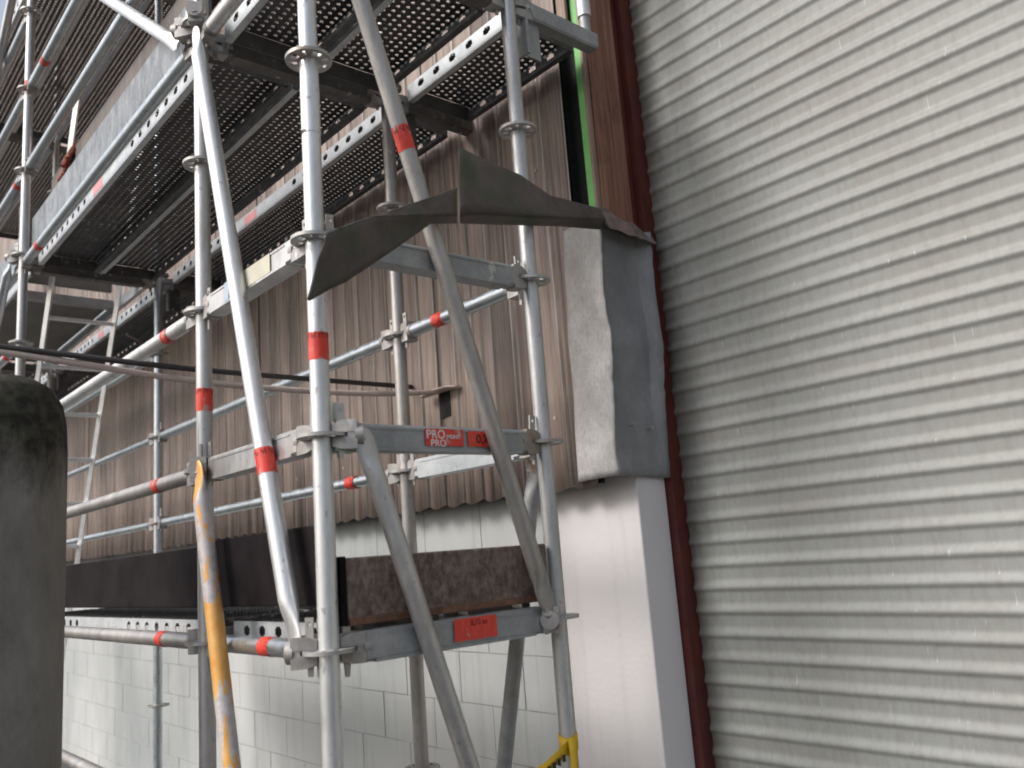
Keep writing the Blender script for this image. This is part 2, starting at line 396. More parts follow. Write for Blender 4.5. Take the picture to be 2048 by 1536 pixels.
part_box('board', m_dgreen, ct, (-.30, -.10, -.022, -.008, 1.15, 1.32), 'deep green painted board end')
part_box('board', m_woodtan, ct, (-.098, -.052, -.02, -.006, .88, 1.6), 'pale upright batten')

# ---------------------------------------------------------------- crumpled zinc corner flashing
cf = thing('corner_flashing', (-.05, 1.14, 1.81), 'crumpled grey zinc flashing wrapped round the wall corner above the white pillar', 'flashing')
def flash(name, us, fn, nzv=36):
    m = MB(); n = len(us)
    for a in range(nzv + 1):
        for u in us: m.v.append(fn(u, a / nzv))
    for a in range(nzv):
        for i in range(n - 1): m.f.append((a * n + i, a * n + i + 1, (a + 1) * n + i + 1, (a + 1) * n + i)); m.mi.append(0)
    o = m.build(name, m_znf if name == 'front_face' else m_zn, cf); sd_ = o.modifiers.new('thick', 'SOLIDIFY'); sd_.thickness = .002; return o
def cx(t):  # corner line, world offset from -.05
    return -.018 + .030 * t + .014 * math.exp(-((t - .52) / .16) ** 2) + .010 * noise.noise(Vector((0, 0, t * 9))) + .005 * noise.noise(Vector((4, 0, t * 26)))
def ffront(u, t):
    x = -.205 + .055 * t * .6 + (cx(t) + .205 - .033 * t) * u
    y = -.024 - .012 * noise.noise(Vector((u * 1.6, 3, t * 4.5))) - .007 * abs(noise.noise(Vector((u * 4, 1, t * 9)))) * u
    return (x, y, .0 + t * .90 + .006 * noise.noise(Vector((u * 3, 8, 0))) * (t < .02))
def fside(u, t):
    y = u * .228
    x = cx(t) + .004 * 0 + min(1, u / .14, (1 - u) / .12) * (-.028 * min(1, max(0, t * 4 - .25)) + .016 * noise.noise(Vector((u * 2, 5, t * 3.4)))) + .008 * u
    x += max(0, u - .84) * .10 - .010 * u
    if t < .2 and u < .3: x += .012 * (.2 - t) * 5 * noise.noise(Vector((u * 9, 1, t * 12))) * (u > 0)
    yy = y + (ffront(1, t)[1] if u == 0 else ffront(1, t)[1] * (1 - u))
    return (x, yy, t * .89 - .01 * u)
flash('front_face', [i / 12 for i in range(13)], ffront)
flash('side_face', [i / 16 for i in range(17)], fside)
for (yy, zz) in ((.05, .17), (.14, .16)):
    b = MB(); b.tube((.012, yy, zz), (-.01, yy, zz), .007, 10); b.build('rivet', m_dull, cf)
b = MB(); b.tube((-.10, -.03, .14), (-.10, -.005, .14), .008, 10); b.build('rivet', m_dull, cf)

# ---------------------------------------------------------------- torn, bent flashing ribbon
F = [[(-.045, 1.135, 2.722), (-.038, 1.150, 2.700), (-.075, 1.150, 2.690)], [(.02, 1.06, 2.698), (.03, 1.05, 2.655), (-.01, 1.085, 2.640)],
     [(.064, .784, 2.668), (.088, .773, 2.585), (.04, .84, 2.588)],
     [(.085, .644, 2.696), (.096, .62, 2.557), (.035, .674, 2.561)], [(.092, .495, 2.708), (.12, .457, 2.522), (.057, .508, 2.524)],
     [(.112, .394, 2.709), (.146, .356, 2.491), (.074, .411, 2.502)]]
G = [[(.154, .346, 2.561), (.147, .345, 2.486), (.076, .399, 2.499)], [(.176, .221, 2.494), (.191, .207, 2.44), (.127, .269, 2.454)],
     [(.215, .046, 2.399), (.221, .039, 2.393), (.175, .137, 2.353)], [(.237, -.039, 2.352), (.243, -.046, 2.346), (.203, .023, 2.27)],
     [(.252, -.105, 2.315), (.25, -.106, 2.313), (.213, -.044, 2.221)], [(.252, -.131, 2.248), (.25, -.132, 2.246), (.235, -.102, 2.187)],
     [(.247, -.156, 2.157), (.246, -.157, 2.155), (.247, -.155, 2.153)]]
bf = thing('bent_flashing', (0, 0, 0), 'torn dark sheet metal flashing bent outwards with a pointed drooping tail', 'flashing')
def lerp_rows(rows, sub=5):
    out = []
    for i in range(len(rows) - 1):
        p0 = rows[max(i - 1, 0)]; p1 = rows[i]; p2 = rows[i + 1]; p3 = rows[min(i + 2, len(rows) - 1)]
        for k in range(sub):
            t = k / sub; r = []
            for a, b_, c, d in zip(p0, p1, p2, p3):
                a, b_, c, d = map(Vector, (a, b_, c, d))
                r.append(.5 * ((2 * b_) + (c - a) * t + (2 * a - 5 * b_ + 4 * c - d) * t * t + (3 * b_ - a - 3 * c + d) * t ** 3))
            out.append(r)
    out.append([Vector(p) for p in rows[-1]]); return out
def ribbon(rows, a, b_, name, label=None):
    L = [[r0[k].lerp(r1[k], q / 4) for k in range(3)] for r0, r1 in zip([list(map(Vector, x)) for x in rows[:-1]], [list(map(Vector, x)) for x in rows[1:]]) for q in range(4)] + [[Vector(x) for x in rows[-1]]]; m = MB(); nn = 6
    for ri, r in enumerate(L):
        for j in range(nn + 1):
            p = r[a].lerp(r[b_], j / nn); q = (noise.noise(p * 8) * .007 + noise.noise(p * 25) * .004) * (0 < j < nn)
            m.v.append((p.x + q, p.y, p.z))
    for i in range(len(L) - 1):
        for j in range(nn): m.f.append((i * (nn + 1) + j, i * (nn + 1) + j + 1, (i + 1) * (nn + 1) + j + 1, (i + 1) * (nn + 1) + j)); m.mi.append(0)
    o = m.build(name, m_bf, bf); s_ = o.modifiers.new('thick', 'SOLIDIFY'); s_.thickness = .0022
    if label: o['label'] = label
ribbon(F, 0, 1, 'upright_flange', 'tall upright flange cut off square at its left end'); ribbon(F, 1, 2, 'lower_flange')
ribbon(G, 0, 1, 'upright_flange', 'low upright flange left of the cut'); ribbon(G, 1, 2, 'tail', 'pointed tail twisted downwards')
# crumpled cap over the top of the corner flashing
m = MB(); nn = 14
for i in range(nn + 1):
    for j in range(7):
        u = i / nn; v = j / 6
        m.v.append((-.060 + .050 * v + .014 * noise.noise(Vector((u * 5, v * 3, 1))), 1.125 + .26 * u, 2.760 - .05 * u - .10 * v * (1 - .3 * u) + .012 * noise.noise(Vector((u * 6, v * 2, 4)))))
for i in range(nn):
    for j in range(6): m.f.append((i * 7 + j, i * 7 + j + 1, (i + 1) * 7 + j + 1, (i + 1) * 7 + j)); m.mi.append(0)
o = m.build('crumpled_cap', plain('rusty_grey_cap', (.21, .16, .14), .7, var=.5, scale=18), bf); s_ = o.modifiers.new('thick', 'SOLIDIFY'); s_.thickness = .003

# ================================================================ SCAFFOLD
sc = thing('scaffold', (0, 0, 0), 'galvanised steel system scaffold with red banded tubes standing before the brown wall', 'scaffold')
TR = .02415
# rosette (shared)
b = MB(); us = [2 * math.pi * i / 48 for i in range(49)]; rs = [.0235, .031, .050, .0605]
def solid(i, j):
    if j != 1: return True
    s8 = (i + 3) // 6; ph = (i + 3) % 6
    return ph in ((0, 5) if s8 % 2 else (0, 1, 4, 5)) if False else not (ph in ((1, 2, 3, 4) if s8 % 2 == 0 else (2, 3)))
b.cells(us, rs, solid, lambda u, v, w_: (v * math.cos(u), v * math.sin(u), w_ - .0045), .009)
me_ros = b.mesh('rosette', m_disc)
# wedge head: reaches along +X from the post centre, split above and below the rosette
def head_mesh():
    m = MB()
    for sgn in (1, -1):
        z0, z1 = (.0055, .036) if sgn > 0 else (-.036, -.0055)
        vs = []
        for xx, hw, sh_ in ((.025, .011, .7), (.045, .0195, .95), (.068, .0225, 1.0), (.085, .0235, 1)):
            a, c = (z0, z0 + (z1 - z0) * sh_) if sgn > 0 else (z1 - (z1 - z0) * sh_, z1)
            vs += [(xx, -hw, a), (xx, hw, a), (xx, hw, c), (xx, -hw, c)]
        fs = [(3, 2, 1, 0)]
        for k in range(3):
            for q in range(4): fs.append((k * 4 + q, k * 4 + (q + 1) % 4, (k + 1) * 4 + (q + 1) % 4, (k + 1) * 4 + q))
        fs.append((12, 13, 14, 15)); m.add(vs, fs)
    m.box(.0625, .084, -.021, .021, -.0055, .0055)
    m.tube((.080, 0, 0), (.100, 0, 0), .0262, 18)
    return m.mesh('wedge_head', m_head)
me_head = head_mesh()
def wedge_mesh():
    m = MB()
    us_ = [-.010, -.004, .004, .010]; vs_ = [-.055, 0, .050, .058, .068, .078]
    m.cells(us_, vs_, lambda i, j: not (i == 1 and j == 3), lambda u, v, w_: (.046 + u * (1 if v > -.01 else .55), w_ - .0028, v), .0056)
    return m.mesh('wedge', m_dull)
me_wedge = wedge_mesh()
me_wedge2 = me_wedge

POSTS = {}
def post(x, y, z1=6.4, mat=m_galv, lvls=None, bands=(), joint=None, z0=.02, label=None):
    m = MB(); m.tube((0, 0, z0), (0, 0, z1), TR, 24)
    if joint: m.tube((0, 0, joint - .012), (0, 0, joint), TR + .0012, 24); m.tube((0, 0, joint), (0, 0, joint + .12), TR + .0006, 24)
    p = m.build('standard', mat, sc, (x, y, 0))
    if label: p['label'] = label
    for z in (lvls or [.4 + .5 * k for k in range(12)]):
        if z0 < z < z1: link('rosette', me_ros, p, (0, 0, z), (0, 0, 0))
    for z in bands:
        tape(p, Vector((0, 0, z)), Vector((0, 0, 1)), .07)
    m = MB(); m.box(-.075, .075, -.075, .075, 0, .008); m.tube((0, 0, .008), (0, 0, .3), .019, 16); m.build('base_plate', m_dull, p)
    POSTS[(x, y)] = p; return p
TC = [0]
def tape(par, c, d, w_, r=TR):
    m = MB(); d = d.normalized(); n = 24; u = d.orthogonal().normalized(); q = d.cross(u); rows = 4
    TC[0] += 1
    for i in range(rows + 1):
        for j in range(n):
            t = 6.28318531 * j / n; jit = (.004 * noise.noise(Vector((math.cos(t) * 2, math.sin(t) * 2, TC[0] + i))) if i in (0, rows) else 0)
            m.v.append(tuple(c + d * (w_ * (i / rows - .5) + jit) + (u * math.cos(t) + q * math.sin(t)) * (r + .0007)))
    for i in range(rows):
        for j in range(n): m.f.append((i * n + j, i * n + (j + 1) % n, (i + 1) * n + (j + 1) % n, (i + 1) * n + j)); m.mi.append(0)
    tp = m.build('red_band', m_red, par)
    return tp
def bandtext(par, c, d, txt):  # dark row of characters bent round a tube at the band's top
    d = d.normalized(); u = d.orthogonal().normalized(); q = d.cross(u); m = MB(); rr = TR + .0012
    n = 30
    for k in range(n):
        if k % 4 == 3: continue
        h0, h1 = random.choice(((-1, 1), (-1, 1), (-.2, 1), (-1, .2)))
        t0, t1 = 6.2832 * k / n, 6.2832 * (k + .62) / n
        m.add([c + d * (.0075 * h0) + (u * math.cos(t0) + q * math.sin(t0)) * rr, c + d * (.0075 * h0) + (u * math.cos(t1) + q * math.sin(t1)) * rr,
               c + d * (.0075 * h1) + (u * math.cos(t1) + q * math.sin(t1)) * rr, c + d * (.0075 * h1) + (u * math.cos(t0) + q * math.sin(t0)) * rr], [(0, 1, 2, 3)])
    m.build('dark_print', m_redband, par)['kind'] = 'stuff'

pM = post(0, 0, mat=m_bright, bands=(2.122,), joint=2.70, label='brightest upright nearest the camera with a red band at mid height')
bandtext(pM, Vector((0, 0, 2.148)), Vector((0, 0, 1)), '')
pA = post(-.73, 0, mat=m_galv, bands=(2.12,), label='upright left of the nearest one, with an orange brace below')
bandtext(pA, Vector((0, 0, 2.146)), Vector((0, 0, 1)), '')
pR = post(0, .73, mat=m_galv, label='upright by the wall corner at the right end of the scaffold')
pL = post(-.73, .73, mat=m_dull, label='inner upright behind the two nearest braces')
pFO = post(-3.3, 0, mat=m_galv, bands=(4.42,)); pFI = post(-3.3, .73, mat=m_tube)
post(-5.87, 0, mat=m_galv); post(-5.87, .73, mat=m_galv); post(-8.44, 0, mat=m_galv); post(-8.44, .73, mat=m_galv)
b = MB(); b.tube((0, 0, .04), (0, 0, 1.3), .0242, 24); b.tube((0, 0, .34), (0, 0, .36), .026, 24)
o = b.build('standard', m_bright, sc, (0, 1.10, 3.4)); o['label'] = 'pale short upright on the console at the wall corner'
link('rosette', me_ros, o, (0, 0, .52))
# thin tarnished marks: joint lettering on nearest upright
b = MB()
for k in range(7):
    t = R(-118 + 9 * k); b.box(-.0012, .0012, -.0003, .0003, 0, .010, Matrix.Translation(((TR + .0014) * math.cos(t), (TR + .0014) * math.sin(t), 2.685)) @ Matrix.Rotation(t + math.pi / 2, 4, 'Z'))
b.build('stamped_mark', m_black, pM, smooth=False)['kind'] = 'stuff'

def ends(l, p, q, wedges=True, mat=None):
    ang = math.atan2(q[1] - p[1], q[0] - p[0])
    for (pt, a) in ((p, ang), (q, ang + math.pi)):
        h = link('wedge_head', me_head, l, pt, (0, 0, a))
        w2 = link('wedge', me_wedge, l, pt, (0, R(random.uniform(-5, 3)), a)); w2.location.z += random.uniform(-.01, .012)
def ledger(p, q, bands=(), mat=m_tube, label=None, r=TR):
    P, Q = Vector(p), Vector(q); d = (Q - P).normalized(); m = MB()
    m.tube(P + d * .095, Q - d * .095, r, 22); l = m.build('ledger', mat, sc)
    if label: l['label'] = label
    ends(l, p, q)
    for t in bands:
        c = P.lerp(Q, (t - P.x) / (Q.x - P.x)); tape(l, c, d, .06)
        bandtext(l, c + d * .018, d, '')
    return l
def transom(p, q, mat=m_transom, label=None, h=.033, wd=.024):
    P, Q = Vector(p), Vector(q); L = (Q - P).length; m = MB()
    M4 = Matrix.Translation(P) @ Matrix.Rotation(math.atan2(Q.y - P.y, Q.x - P.x), 4, 'Z')
    m.box(.086, L - .086, -wd, wd, -h, h, M4, bev=.007)
    m.box(.11, L - .11, -wd - .003, wd + .003, -h - .002, -h + .006, M4)
    m.box(.12, L - .12, -wd - .0022, wd + .0022, h - .014, h - .010, M4)
    l = m.build('transom', mat, sc)
    if label: l['label'] = label
    ends(l, p, q); return l
def brace(p, q, mat=m_galv, bands=(), label=None, side=None, anch=None, r=.0242):
    P, Q = Vector(p), Vector(q); d = (Q - P).normalized(); L = (Q - P).length; m = MB()
    pts, rad = [], []
    prof_ = [(0, .014, .005), (.012, .024, .0055), (.03, .030, .006), (.055, .030, .0075), (.08, .028, .013), (.105, .0255, .021), (.13, r, r)]
    for s_, a, c in prof_: pts.append(P + d * s_); rad.append((a, c))
    for s_, a, c in reversed(prof_): pts.append(Q - d * s_); rad.append((a, c))
    m.sweep(pts, rad, 22, side=side); l = m.build('diagonal_brace', mat, sc)
    if label: l['label'] = label
    for i, a in enumerate(anch or []):
        e = (P, Q)[i]; A_ = Vector(a); dd = (Vector((e.x, e.y, A_.z)) - A_); ang = math.atan2(dd.y, dd.x)
        link('wedge_head', me_head, l, A_, (0, 0, ang)); link('wedge', me_wedge, l, A_, (0, 0, ang))
        m = MB(); pin = A_ + dd.normalized() * .08; inward = (e - Vector((e.x, e.y, 0))).normalized()
        m.tube(pin, Vector((e.x, e.y, A_.z)) + (P - Q if i else Q - P).normalized() * .02, .012, 12); m.build('pivot_pin', m_head, l)
    for t in bands:
        c = P.lerp(Q, (P.z - t) / (P.z - Q.z)); tape(l, c, d, .07); bandtext(l, c - d * .022, d, '')
    return l

DZ = 3.345
# outer row
ledger((-3.3, 0, DZ), (-.73, 0, DZ), (-2.93,)); ledger((-3.3, 0, 3.9), (-.73, 0, 3.9)); ledger((-3.3, 0, 4.4), (-.73, 0, 4.4), (-2.92,))
ledger((-3.3, 0, 2.4), (-.73, 0, 2.4), (-1.03,), m_bright); ledger((-3.3, 0, 1.9), (-.73, 0, 1.9), (-1.12,), m_dull)
ledger((-3.3, 0, 1.4), (-.73, 0, 1.4), (-1.08,), m_dull); ledger((-3.3, 0, .9), (-.73, 0, .9), (), m_dull)
ledger((-.73, 0, DZ), (0, 0, DZ), (), m_bright); ledger((-.73, 0, 1.4), (0, 0, 1.4), (-.31,))
transom((-.73, 0, 2.4), (0, 0, 2.4), m_galv, 'pale box beam with a yellowish sticker'); transom((-.73, 0, 1.9), (0, 0, 1.9), m_galv)
for z, bd in ((DZ, ()), (3.9, (-3.50,)), (4.4, ()), (4.9, ()), (2.9, (-3.62,)), (2.4, ())): ledger((-5.87, 0, z), (-3.3, 0, z), bd)
# inner row
ledger((-.73, .73, 2.4), (0, .73, 2.4), (-.47,)); transom((-.73, .73, 1.9), (0, .73, 1.9), m_web, 'bright box beam low behind the labelled transom')
ledger((-3.3, .73, 2.4), (-.73, .73, 2.4)); ledger((-3.3, .73, 1.9), (-.73, .73, 1.9), (-1.10,), r=.0215)
for z, bd in ((2.4, ()), (1.9, (-5.5,)), (2.9, (-5.45,))): ledger((-5.87, .73, z), (-3.3, .73, z), bd, r=.0205)
# across
tA = transom((0, 0, 2.4), (0, .73, 2.4)); tB = transom((0, 0, 1.9), (0, .73, 1.9), label='grey transom with a worn red label reading PRO and 0,73'); tC = transom((0, 0, 1.4), (0, .73, 1.4), h=.036, label='lowest visible transom with a plain red label')
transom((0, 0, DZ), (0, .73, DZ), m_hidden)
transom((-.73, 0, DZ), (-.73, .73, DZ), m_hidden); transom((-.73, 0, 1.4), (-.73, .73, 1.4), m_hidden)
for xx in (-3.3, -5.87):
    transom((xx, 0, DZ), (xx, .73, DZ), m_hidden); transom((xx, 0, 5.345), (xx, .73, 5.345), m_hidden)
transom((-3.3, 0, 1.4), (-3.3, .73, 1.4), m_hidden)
# consoles reaching to the wall
def console(x, mat):
    m = MB(); M4 = Matrix.Translation((x, .73, DZ)) @ Matrix.Rotation(math.pi / 2, 4, 'Z')
    m.box(.086, .40, -.026, .026, -.030, .032, M4, bev=.006); m.tube((x, 1.10, DZ), (x, 1.10, DZ + .2), .019, 14)
    o = m.build('console_bracket', mat, sc); link('wedge_head', me_head, o, (x, .73, DZ), (0, 0, math.pi / 2)); link('wedge', me_wedge, o, (x, .73, DZ), (0, 0, math.pi / 2))
    m = MB(); m.box(x - .022, x + .022, .785, .797, DZ - .16, DZ - .03); m.box(x - .004, x + .004, .797, .86, DZ - .16, DZ - .03); m.build('stiffener_plate', mat, o, smooth=False)
    return o
console(0, m_transom)['label'] = 'console bracket ending at the exposed timber corner'
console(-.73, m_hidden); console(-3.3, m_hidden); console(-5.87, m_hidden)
# diagonals
sy = (1, 0, 0)
brace((-.655, -.05, 3.33), (-.060, -.05, 1.40), m_bright, (1.862,), 'long bright brace running down to the nearest upright', sy, ((-.73, 0, 3.4), (0, 0, 1.4)))
brace((.05, .045, 3.40), (.05, .652, 1.425), m_dull, (2.722,), 'long weathered brace crossing the end frame', (0, 1, 0), ((0, 0, 3.4), (0, .73, 1.4)))
brace((.05, .078, 1.915), (.05, .700, -.02), m_galv, (), 'short grey brace dropping from the labelled transom', (0, 1, 0), ((0, 0, 1.9),))
brace((-.655, -.052, 1.92), (-.18, -.052, .10), m_or, (), 'brace with flaking orange paint', sy, ((-.73, 0, 1.9),))
brace((-.105, .79, 1.87), (-.60, .79, .10), m_transom, (), 'dull brace behind the end frame', sy, ((0, .73, 1.9),))
brace((-.80, -.05, 3.35), (-3.2, -.05, 5.25), m_bright, (), 'white bright brace rising to the upper left', sy, ((-.73, 0, 3.4),))
brace((-3.36, -.05, 3.40), (-5.80, -.05, 1.30), m_tube, (), None, sy, ((-3.3, 0, 3.4),))
brace((-3.36, -.05, 5.33), (-5.80, -.05, 3.45), m_galv, (), None, sy)
# orange remnants on the inner face brace top
b = MB(); b.tube((-.098, .79, 1.885), (-.118, .79, 1.83), .0255, 18); b.build('orange_paint_collar', m_or, sc)
# labels on the transoms (outer face x = +.0265)
def label_plate(par, x, y0, y1, z0, z1, mat, name='red_label'):
    m = MB(); n = 14; us_ = [y0 + (y1 - y0) * i / n for i in range(n + 1)]
    for i, u in enumerate(us_):
        j = .004 * noise.noise(Vector((u * 90, 2, 1))); m.v += [(x, u, z0 + j), (x, u, z1 + j * .4)]
    for i in range(n): m.f.append((2 * i, 2 * i + 2, 2 * i + 3, 2 * i + 1)); m.mi.append(0)
    return m.build(name, mat, par, smooth=False)
lb = label_plate(tB, .0285, .285, .410, 1.880, 1.925, m_red); label_plate(tB, .0285, .425, .545, 1.880, 1.922, m_red)
def put_text(s, size, mat, par, x, y, z, name):
    me = text_mesh(s, size, mat, name, .0004)
    o = link(name, me, par, (x, y, z)); o.rotation_euler = (math.pi / 2, 0, math.pi / 2); return o
put_text('PRO', .032, m_white, tB, .0292, .318, 1.909, 'lettering'); put_text('0,73', .034, m_black, tB, .0292, .482, 1.900, 'lettering')
put_text('MONT', .014, m_white, tB, .0292, .375, 1.904, 'lettering'); put_text('PRO', .026, m_white, tB, .0292, .325, 1.886, 'lettering')
label_plate(tC, .0285, .340, .480, 1.378, 1.434, m_red); put_text('0,73 m', .020, m_redband, tC, .0292, .42, 1.420, 'lettering')
b = MB(); b.box(-.46, -.20, -.0278, -.0268, 2.372, 2.425); o = b.build('sticker', plain('yellowed_sticker', (.55, .53, .42), .6, var=.12), bpy.data.objects['transom'], smooth=False)
b = MB(); b.box(-.50, -.472, -.0280, -.0268, 2.370, 2.427); b.build('sticker', plain('pale_blue_sticker', (.40, .47, .55), .6, var=.12), bpy.data.objects['transom'], smooth=False)
# green paint on the head beside the labelled transom
b = MB(); M4 = Matrix.Rotation(math.pi / 2, 4, 'Z'); b.box(.026, .088, -.0268, .0268, 1.862, 1.893, M4, bev=.003); b.box(.078, .092, -.0268, .0268, 1.87, 1.935, M4, bev=.003)
b.build('green_painted_head', galv('green_cast_head', (.22, .42, .28), (.60, .66, .60), .15, .5), tB)
b = MB(); b.box(.032, .056, -.0035, .0035, 1.94, 1.985, M4, bev=.001); b.build('green_painted_wedge', galv('green_wedge', (.45, .58, .48), (.75, .76, .70), .15, .5), tB)

# ================================================================ decks
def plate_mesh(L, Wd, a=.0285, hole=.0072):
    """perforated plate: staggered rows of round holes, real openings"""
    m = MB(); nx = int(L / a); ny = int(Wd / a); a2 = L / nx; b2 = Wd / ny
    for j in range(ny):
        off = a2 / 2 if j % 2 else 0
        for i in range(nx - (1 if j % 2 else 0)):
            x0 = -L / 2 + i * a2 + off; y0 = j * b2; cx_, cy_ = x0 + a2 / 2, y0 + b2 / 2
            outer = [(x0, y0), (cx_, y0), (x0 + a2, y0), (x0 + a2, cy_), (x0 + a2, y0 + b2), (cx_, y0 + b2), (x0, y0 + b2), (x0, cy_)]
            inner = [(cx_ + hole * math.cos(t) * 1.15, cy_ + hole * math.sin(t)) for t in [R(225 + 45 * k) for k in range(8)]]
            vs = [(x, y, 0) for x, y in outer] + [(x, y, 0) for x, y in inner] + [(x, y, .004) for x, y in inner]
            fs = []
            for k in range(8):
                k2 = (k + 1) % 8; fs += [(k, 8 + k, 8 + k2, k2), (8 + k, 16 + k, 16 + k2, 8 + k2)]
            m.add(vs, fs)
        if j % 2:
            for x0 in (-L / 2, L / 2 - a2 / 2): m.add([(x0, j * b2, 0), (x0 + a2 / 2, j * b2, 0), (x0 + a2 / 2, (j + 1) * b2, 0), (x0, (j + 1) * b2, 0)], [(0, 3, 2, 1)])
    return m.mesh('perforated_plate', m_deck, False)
def rail_mesh(L, sgn, mat=None):
    """side web with oval openings, and an inturned lip; sgn +1: web at y=0 lip towards +y"""
    m = MB(); step = .10; us_ = [-L / 2]; 
    x = -L / 2 + .09
    while x < L / 2 - .09:
        if not (abs(x) < .30 and L > 1): us_ += [x - .019, x - .012, x + .012, x + .019]
        x += step
    us_.append(L / 2); vs_ = [-.062, -.040, -.035, -.017, -.012, 0]
    hole = set(); 
    for i in range(1, len(us_) - 3, 4):
        hole |= {(i, 2), (i + 1, 1), (i + 1, 2), (i + 1, 3), (i + 2, 2)}
    m.cells(us_, vs_, lambda i, j: (i, j) not in hole, lambda u, v, w_: (u, w_ * sgn, v), .002)
    m.box(-L / 2, L / 2, min(0, sgn * .024), max(0, sgn * .024), -.066, -.062)
    m.box(-L / 2, L / 2, min(sgn * .022, sgn * .024), max(sgn * .022, sgn * .024), -.0625, -.050)
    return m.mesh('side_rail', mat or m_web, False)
DK = {}
def deck_meshes(L):
    if L not in DK:
        Lp = L - .06
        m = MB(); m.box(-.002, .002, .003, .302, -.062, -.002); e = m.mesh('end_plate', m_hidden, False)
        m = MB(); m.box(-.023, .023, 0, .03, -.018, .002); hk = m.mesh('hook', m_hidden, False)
        lab = MB(); lab.box(-.16, -.02, -.0008, -.0002, -.055, -.01)
        lab2 = MB(); lab2.box(.03, .17, -.0008, -.0002, -.055, -.01)
        DK[L] = (plate_mesh(Lp, .305), rail_mesh(Lp, 1), rail_mesh(Lp, -1, m_webshade), e, hk, lab.mesh('pink_label', m_pink, False))
    return DK[L]
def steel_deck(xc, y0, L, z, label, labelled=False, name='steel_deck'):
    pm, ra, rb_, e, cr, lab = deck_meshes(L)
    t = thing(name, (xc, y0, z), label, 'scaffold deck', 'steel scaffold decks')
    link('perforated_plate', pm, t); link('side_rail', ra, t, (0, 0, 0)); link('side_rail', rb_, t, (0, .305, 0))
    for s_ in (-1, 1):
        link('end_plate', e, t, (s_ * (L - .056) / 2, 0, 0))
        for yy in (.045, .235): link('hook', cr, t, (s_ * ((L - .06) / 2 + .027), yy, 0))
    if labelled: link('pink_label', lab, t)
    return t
ZT = 3.395
steel_deck(-2.015, .055, 2.45, ZT, 'long perforated steel deck along the outer platform edge, pink label on its rail', True)
steel_deck(-2.015, .375, 2.45, ZT, 'long perforated steel deck in the middle of the second platform')
steel_deck(-2.015, .785, 2.45, ZT, 'long perforated steel deck closest to the brown wall, pink label on its bright rail', True)
steel_deck(-.365, .055, .66, ZT, 'short perforated steel deck behind the top of the nearest upright')
steel_deck(-.365, .375, .66, ZT, 'short perforated steel deck in the middle above the end bay')
steel_deck(-.365, .785, .66, ZT, 'short perforated steel deck on the console by the timber corner')
steel_deck(-4.585, .785, 2.45, ZT, 'perforated steel deck by the wall beyond the ladder, pink label on its holed rail', True)
steel_deck(-4.585, .055, 2.45, 5.395, 'perforated steel deck on the topmost platform, outer edge above the left guard rails')
steel_deck(-4.585, .375, 2.45, 5.395, 'perforated steel deck on the topmost platform beside its outer neighbour')
steel_deck(-4.585, .700, 2.45, 5.395, 'perforated steel deck on the topmost platform against the wall')
steel_deck(-2.015, .055, 2.45, 1.455, 'steel deck of the lowest platform behind the black toe board')
steel_deck(-2.015, .375, 2.45, 1.455, 'steel deck of the lowest platform on its wall side')
steel_deck(-.365, .055, .66, 1.455, 'short steel deck behind the rusty end board, outer side')
steel_deck(-.365, .375, .66, 1.455, 'short steel deck behind the rusty end board, wall side')
steel_deck(-2.015, .055, 2.45, 5.395, 'perforated steel deck high over the second bay, outer edge')
steel_deck(-2.015, .375, 2.45, 5.395, 'perforated steel deck high over the second bay, in the middle')
steel_deck(-2.015, .700, 2.45, 5.395, 'perforated steel deck high over the second bay, against the wall')
steel_deck(-.365, .055, .66, 5.395, 'short perforated steel deck high over the end bay, outer edge')
steel_deck(-.365, .375, .66, 5.395, 'short perforated steel deck high over the end bay, in the middle')
for zz, nm in ((5.395, 'topmost visible'), (3.395, 'middle')):
    for yy, wh in ((.055, 'outer edge'), (.375, 'centre'), (.785, 'wall side')):
        steel_deck(-7.155, .70 if yy > .7 and zz > 4 else yy, 2.45, zz, 'perforated steel deck farthest left on the %s level, %s' % (nm, wh))
for xx, nm in ((-4.585, 'third'), (-2.015, 'second')):  # unseen decks above the view, added to shade wall and webs below
    for yy, wh in ((.055, 'outer edge'), (.375, 'centre'), (.785, 'wall side')):
        steel_deck(xx, min(yy, .70), 2.45, 7.395, 'unseen perforated deck added for shade over the %s bay, %s' % (nm, wh))
for xa, xb in ((-3.24, -.79), (-.67, -.05)):
    m = MB(); us_ = [xa]; x = xa + .12
    while x < xb - .08: us_ += [x, x + .045]; x += .21
    us_.append(xb)
    m.cells(us_, [.692, .704, .718, .730], lambda i, j: not (i % 2 == 1 and j == 1), lambda u, v, w_: (u, v, ZT - .012 + w_), .003)
    m.build('gap_plate', m_deck, sc, smooth=False)
# hatch deck of plywood beyond the far upright
hd = thing('hatch_deck', (-4.585, .055, ZT), 'grey plywood deck with an open ladder hatch, seen from below at left', 'scaffold deck')
part_box('plywood_panel', m_ply, hd, (-1.225, .62, .02, .60, -.012, 0)); part_box('cross_beam', m_transom, hd, (.60, .66, .02, .60, -.05, .004))
part_box('side_rail', m_web, hd, (-1.225, 1.225, .0, .014, -.066, .004)); part_box('side_rail', m_web, hd, (-1.225, 1.225, .610, .636, -.066, .004))
part_box('hatch_flap', m_ply, hd, (.66, .69, .04, .58, .004, .50)).rotation_euler = (0, R(-4), 0)
# thin bar under the deck by the wall
b = MB(); b.tube((-4.46, .90, ZT - .07), (-4.75, 1.16, ZT - .07), .010, 10); b.build('tie_bar', m_galv, sc)

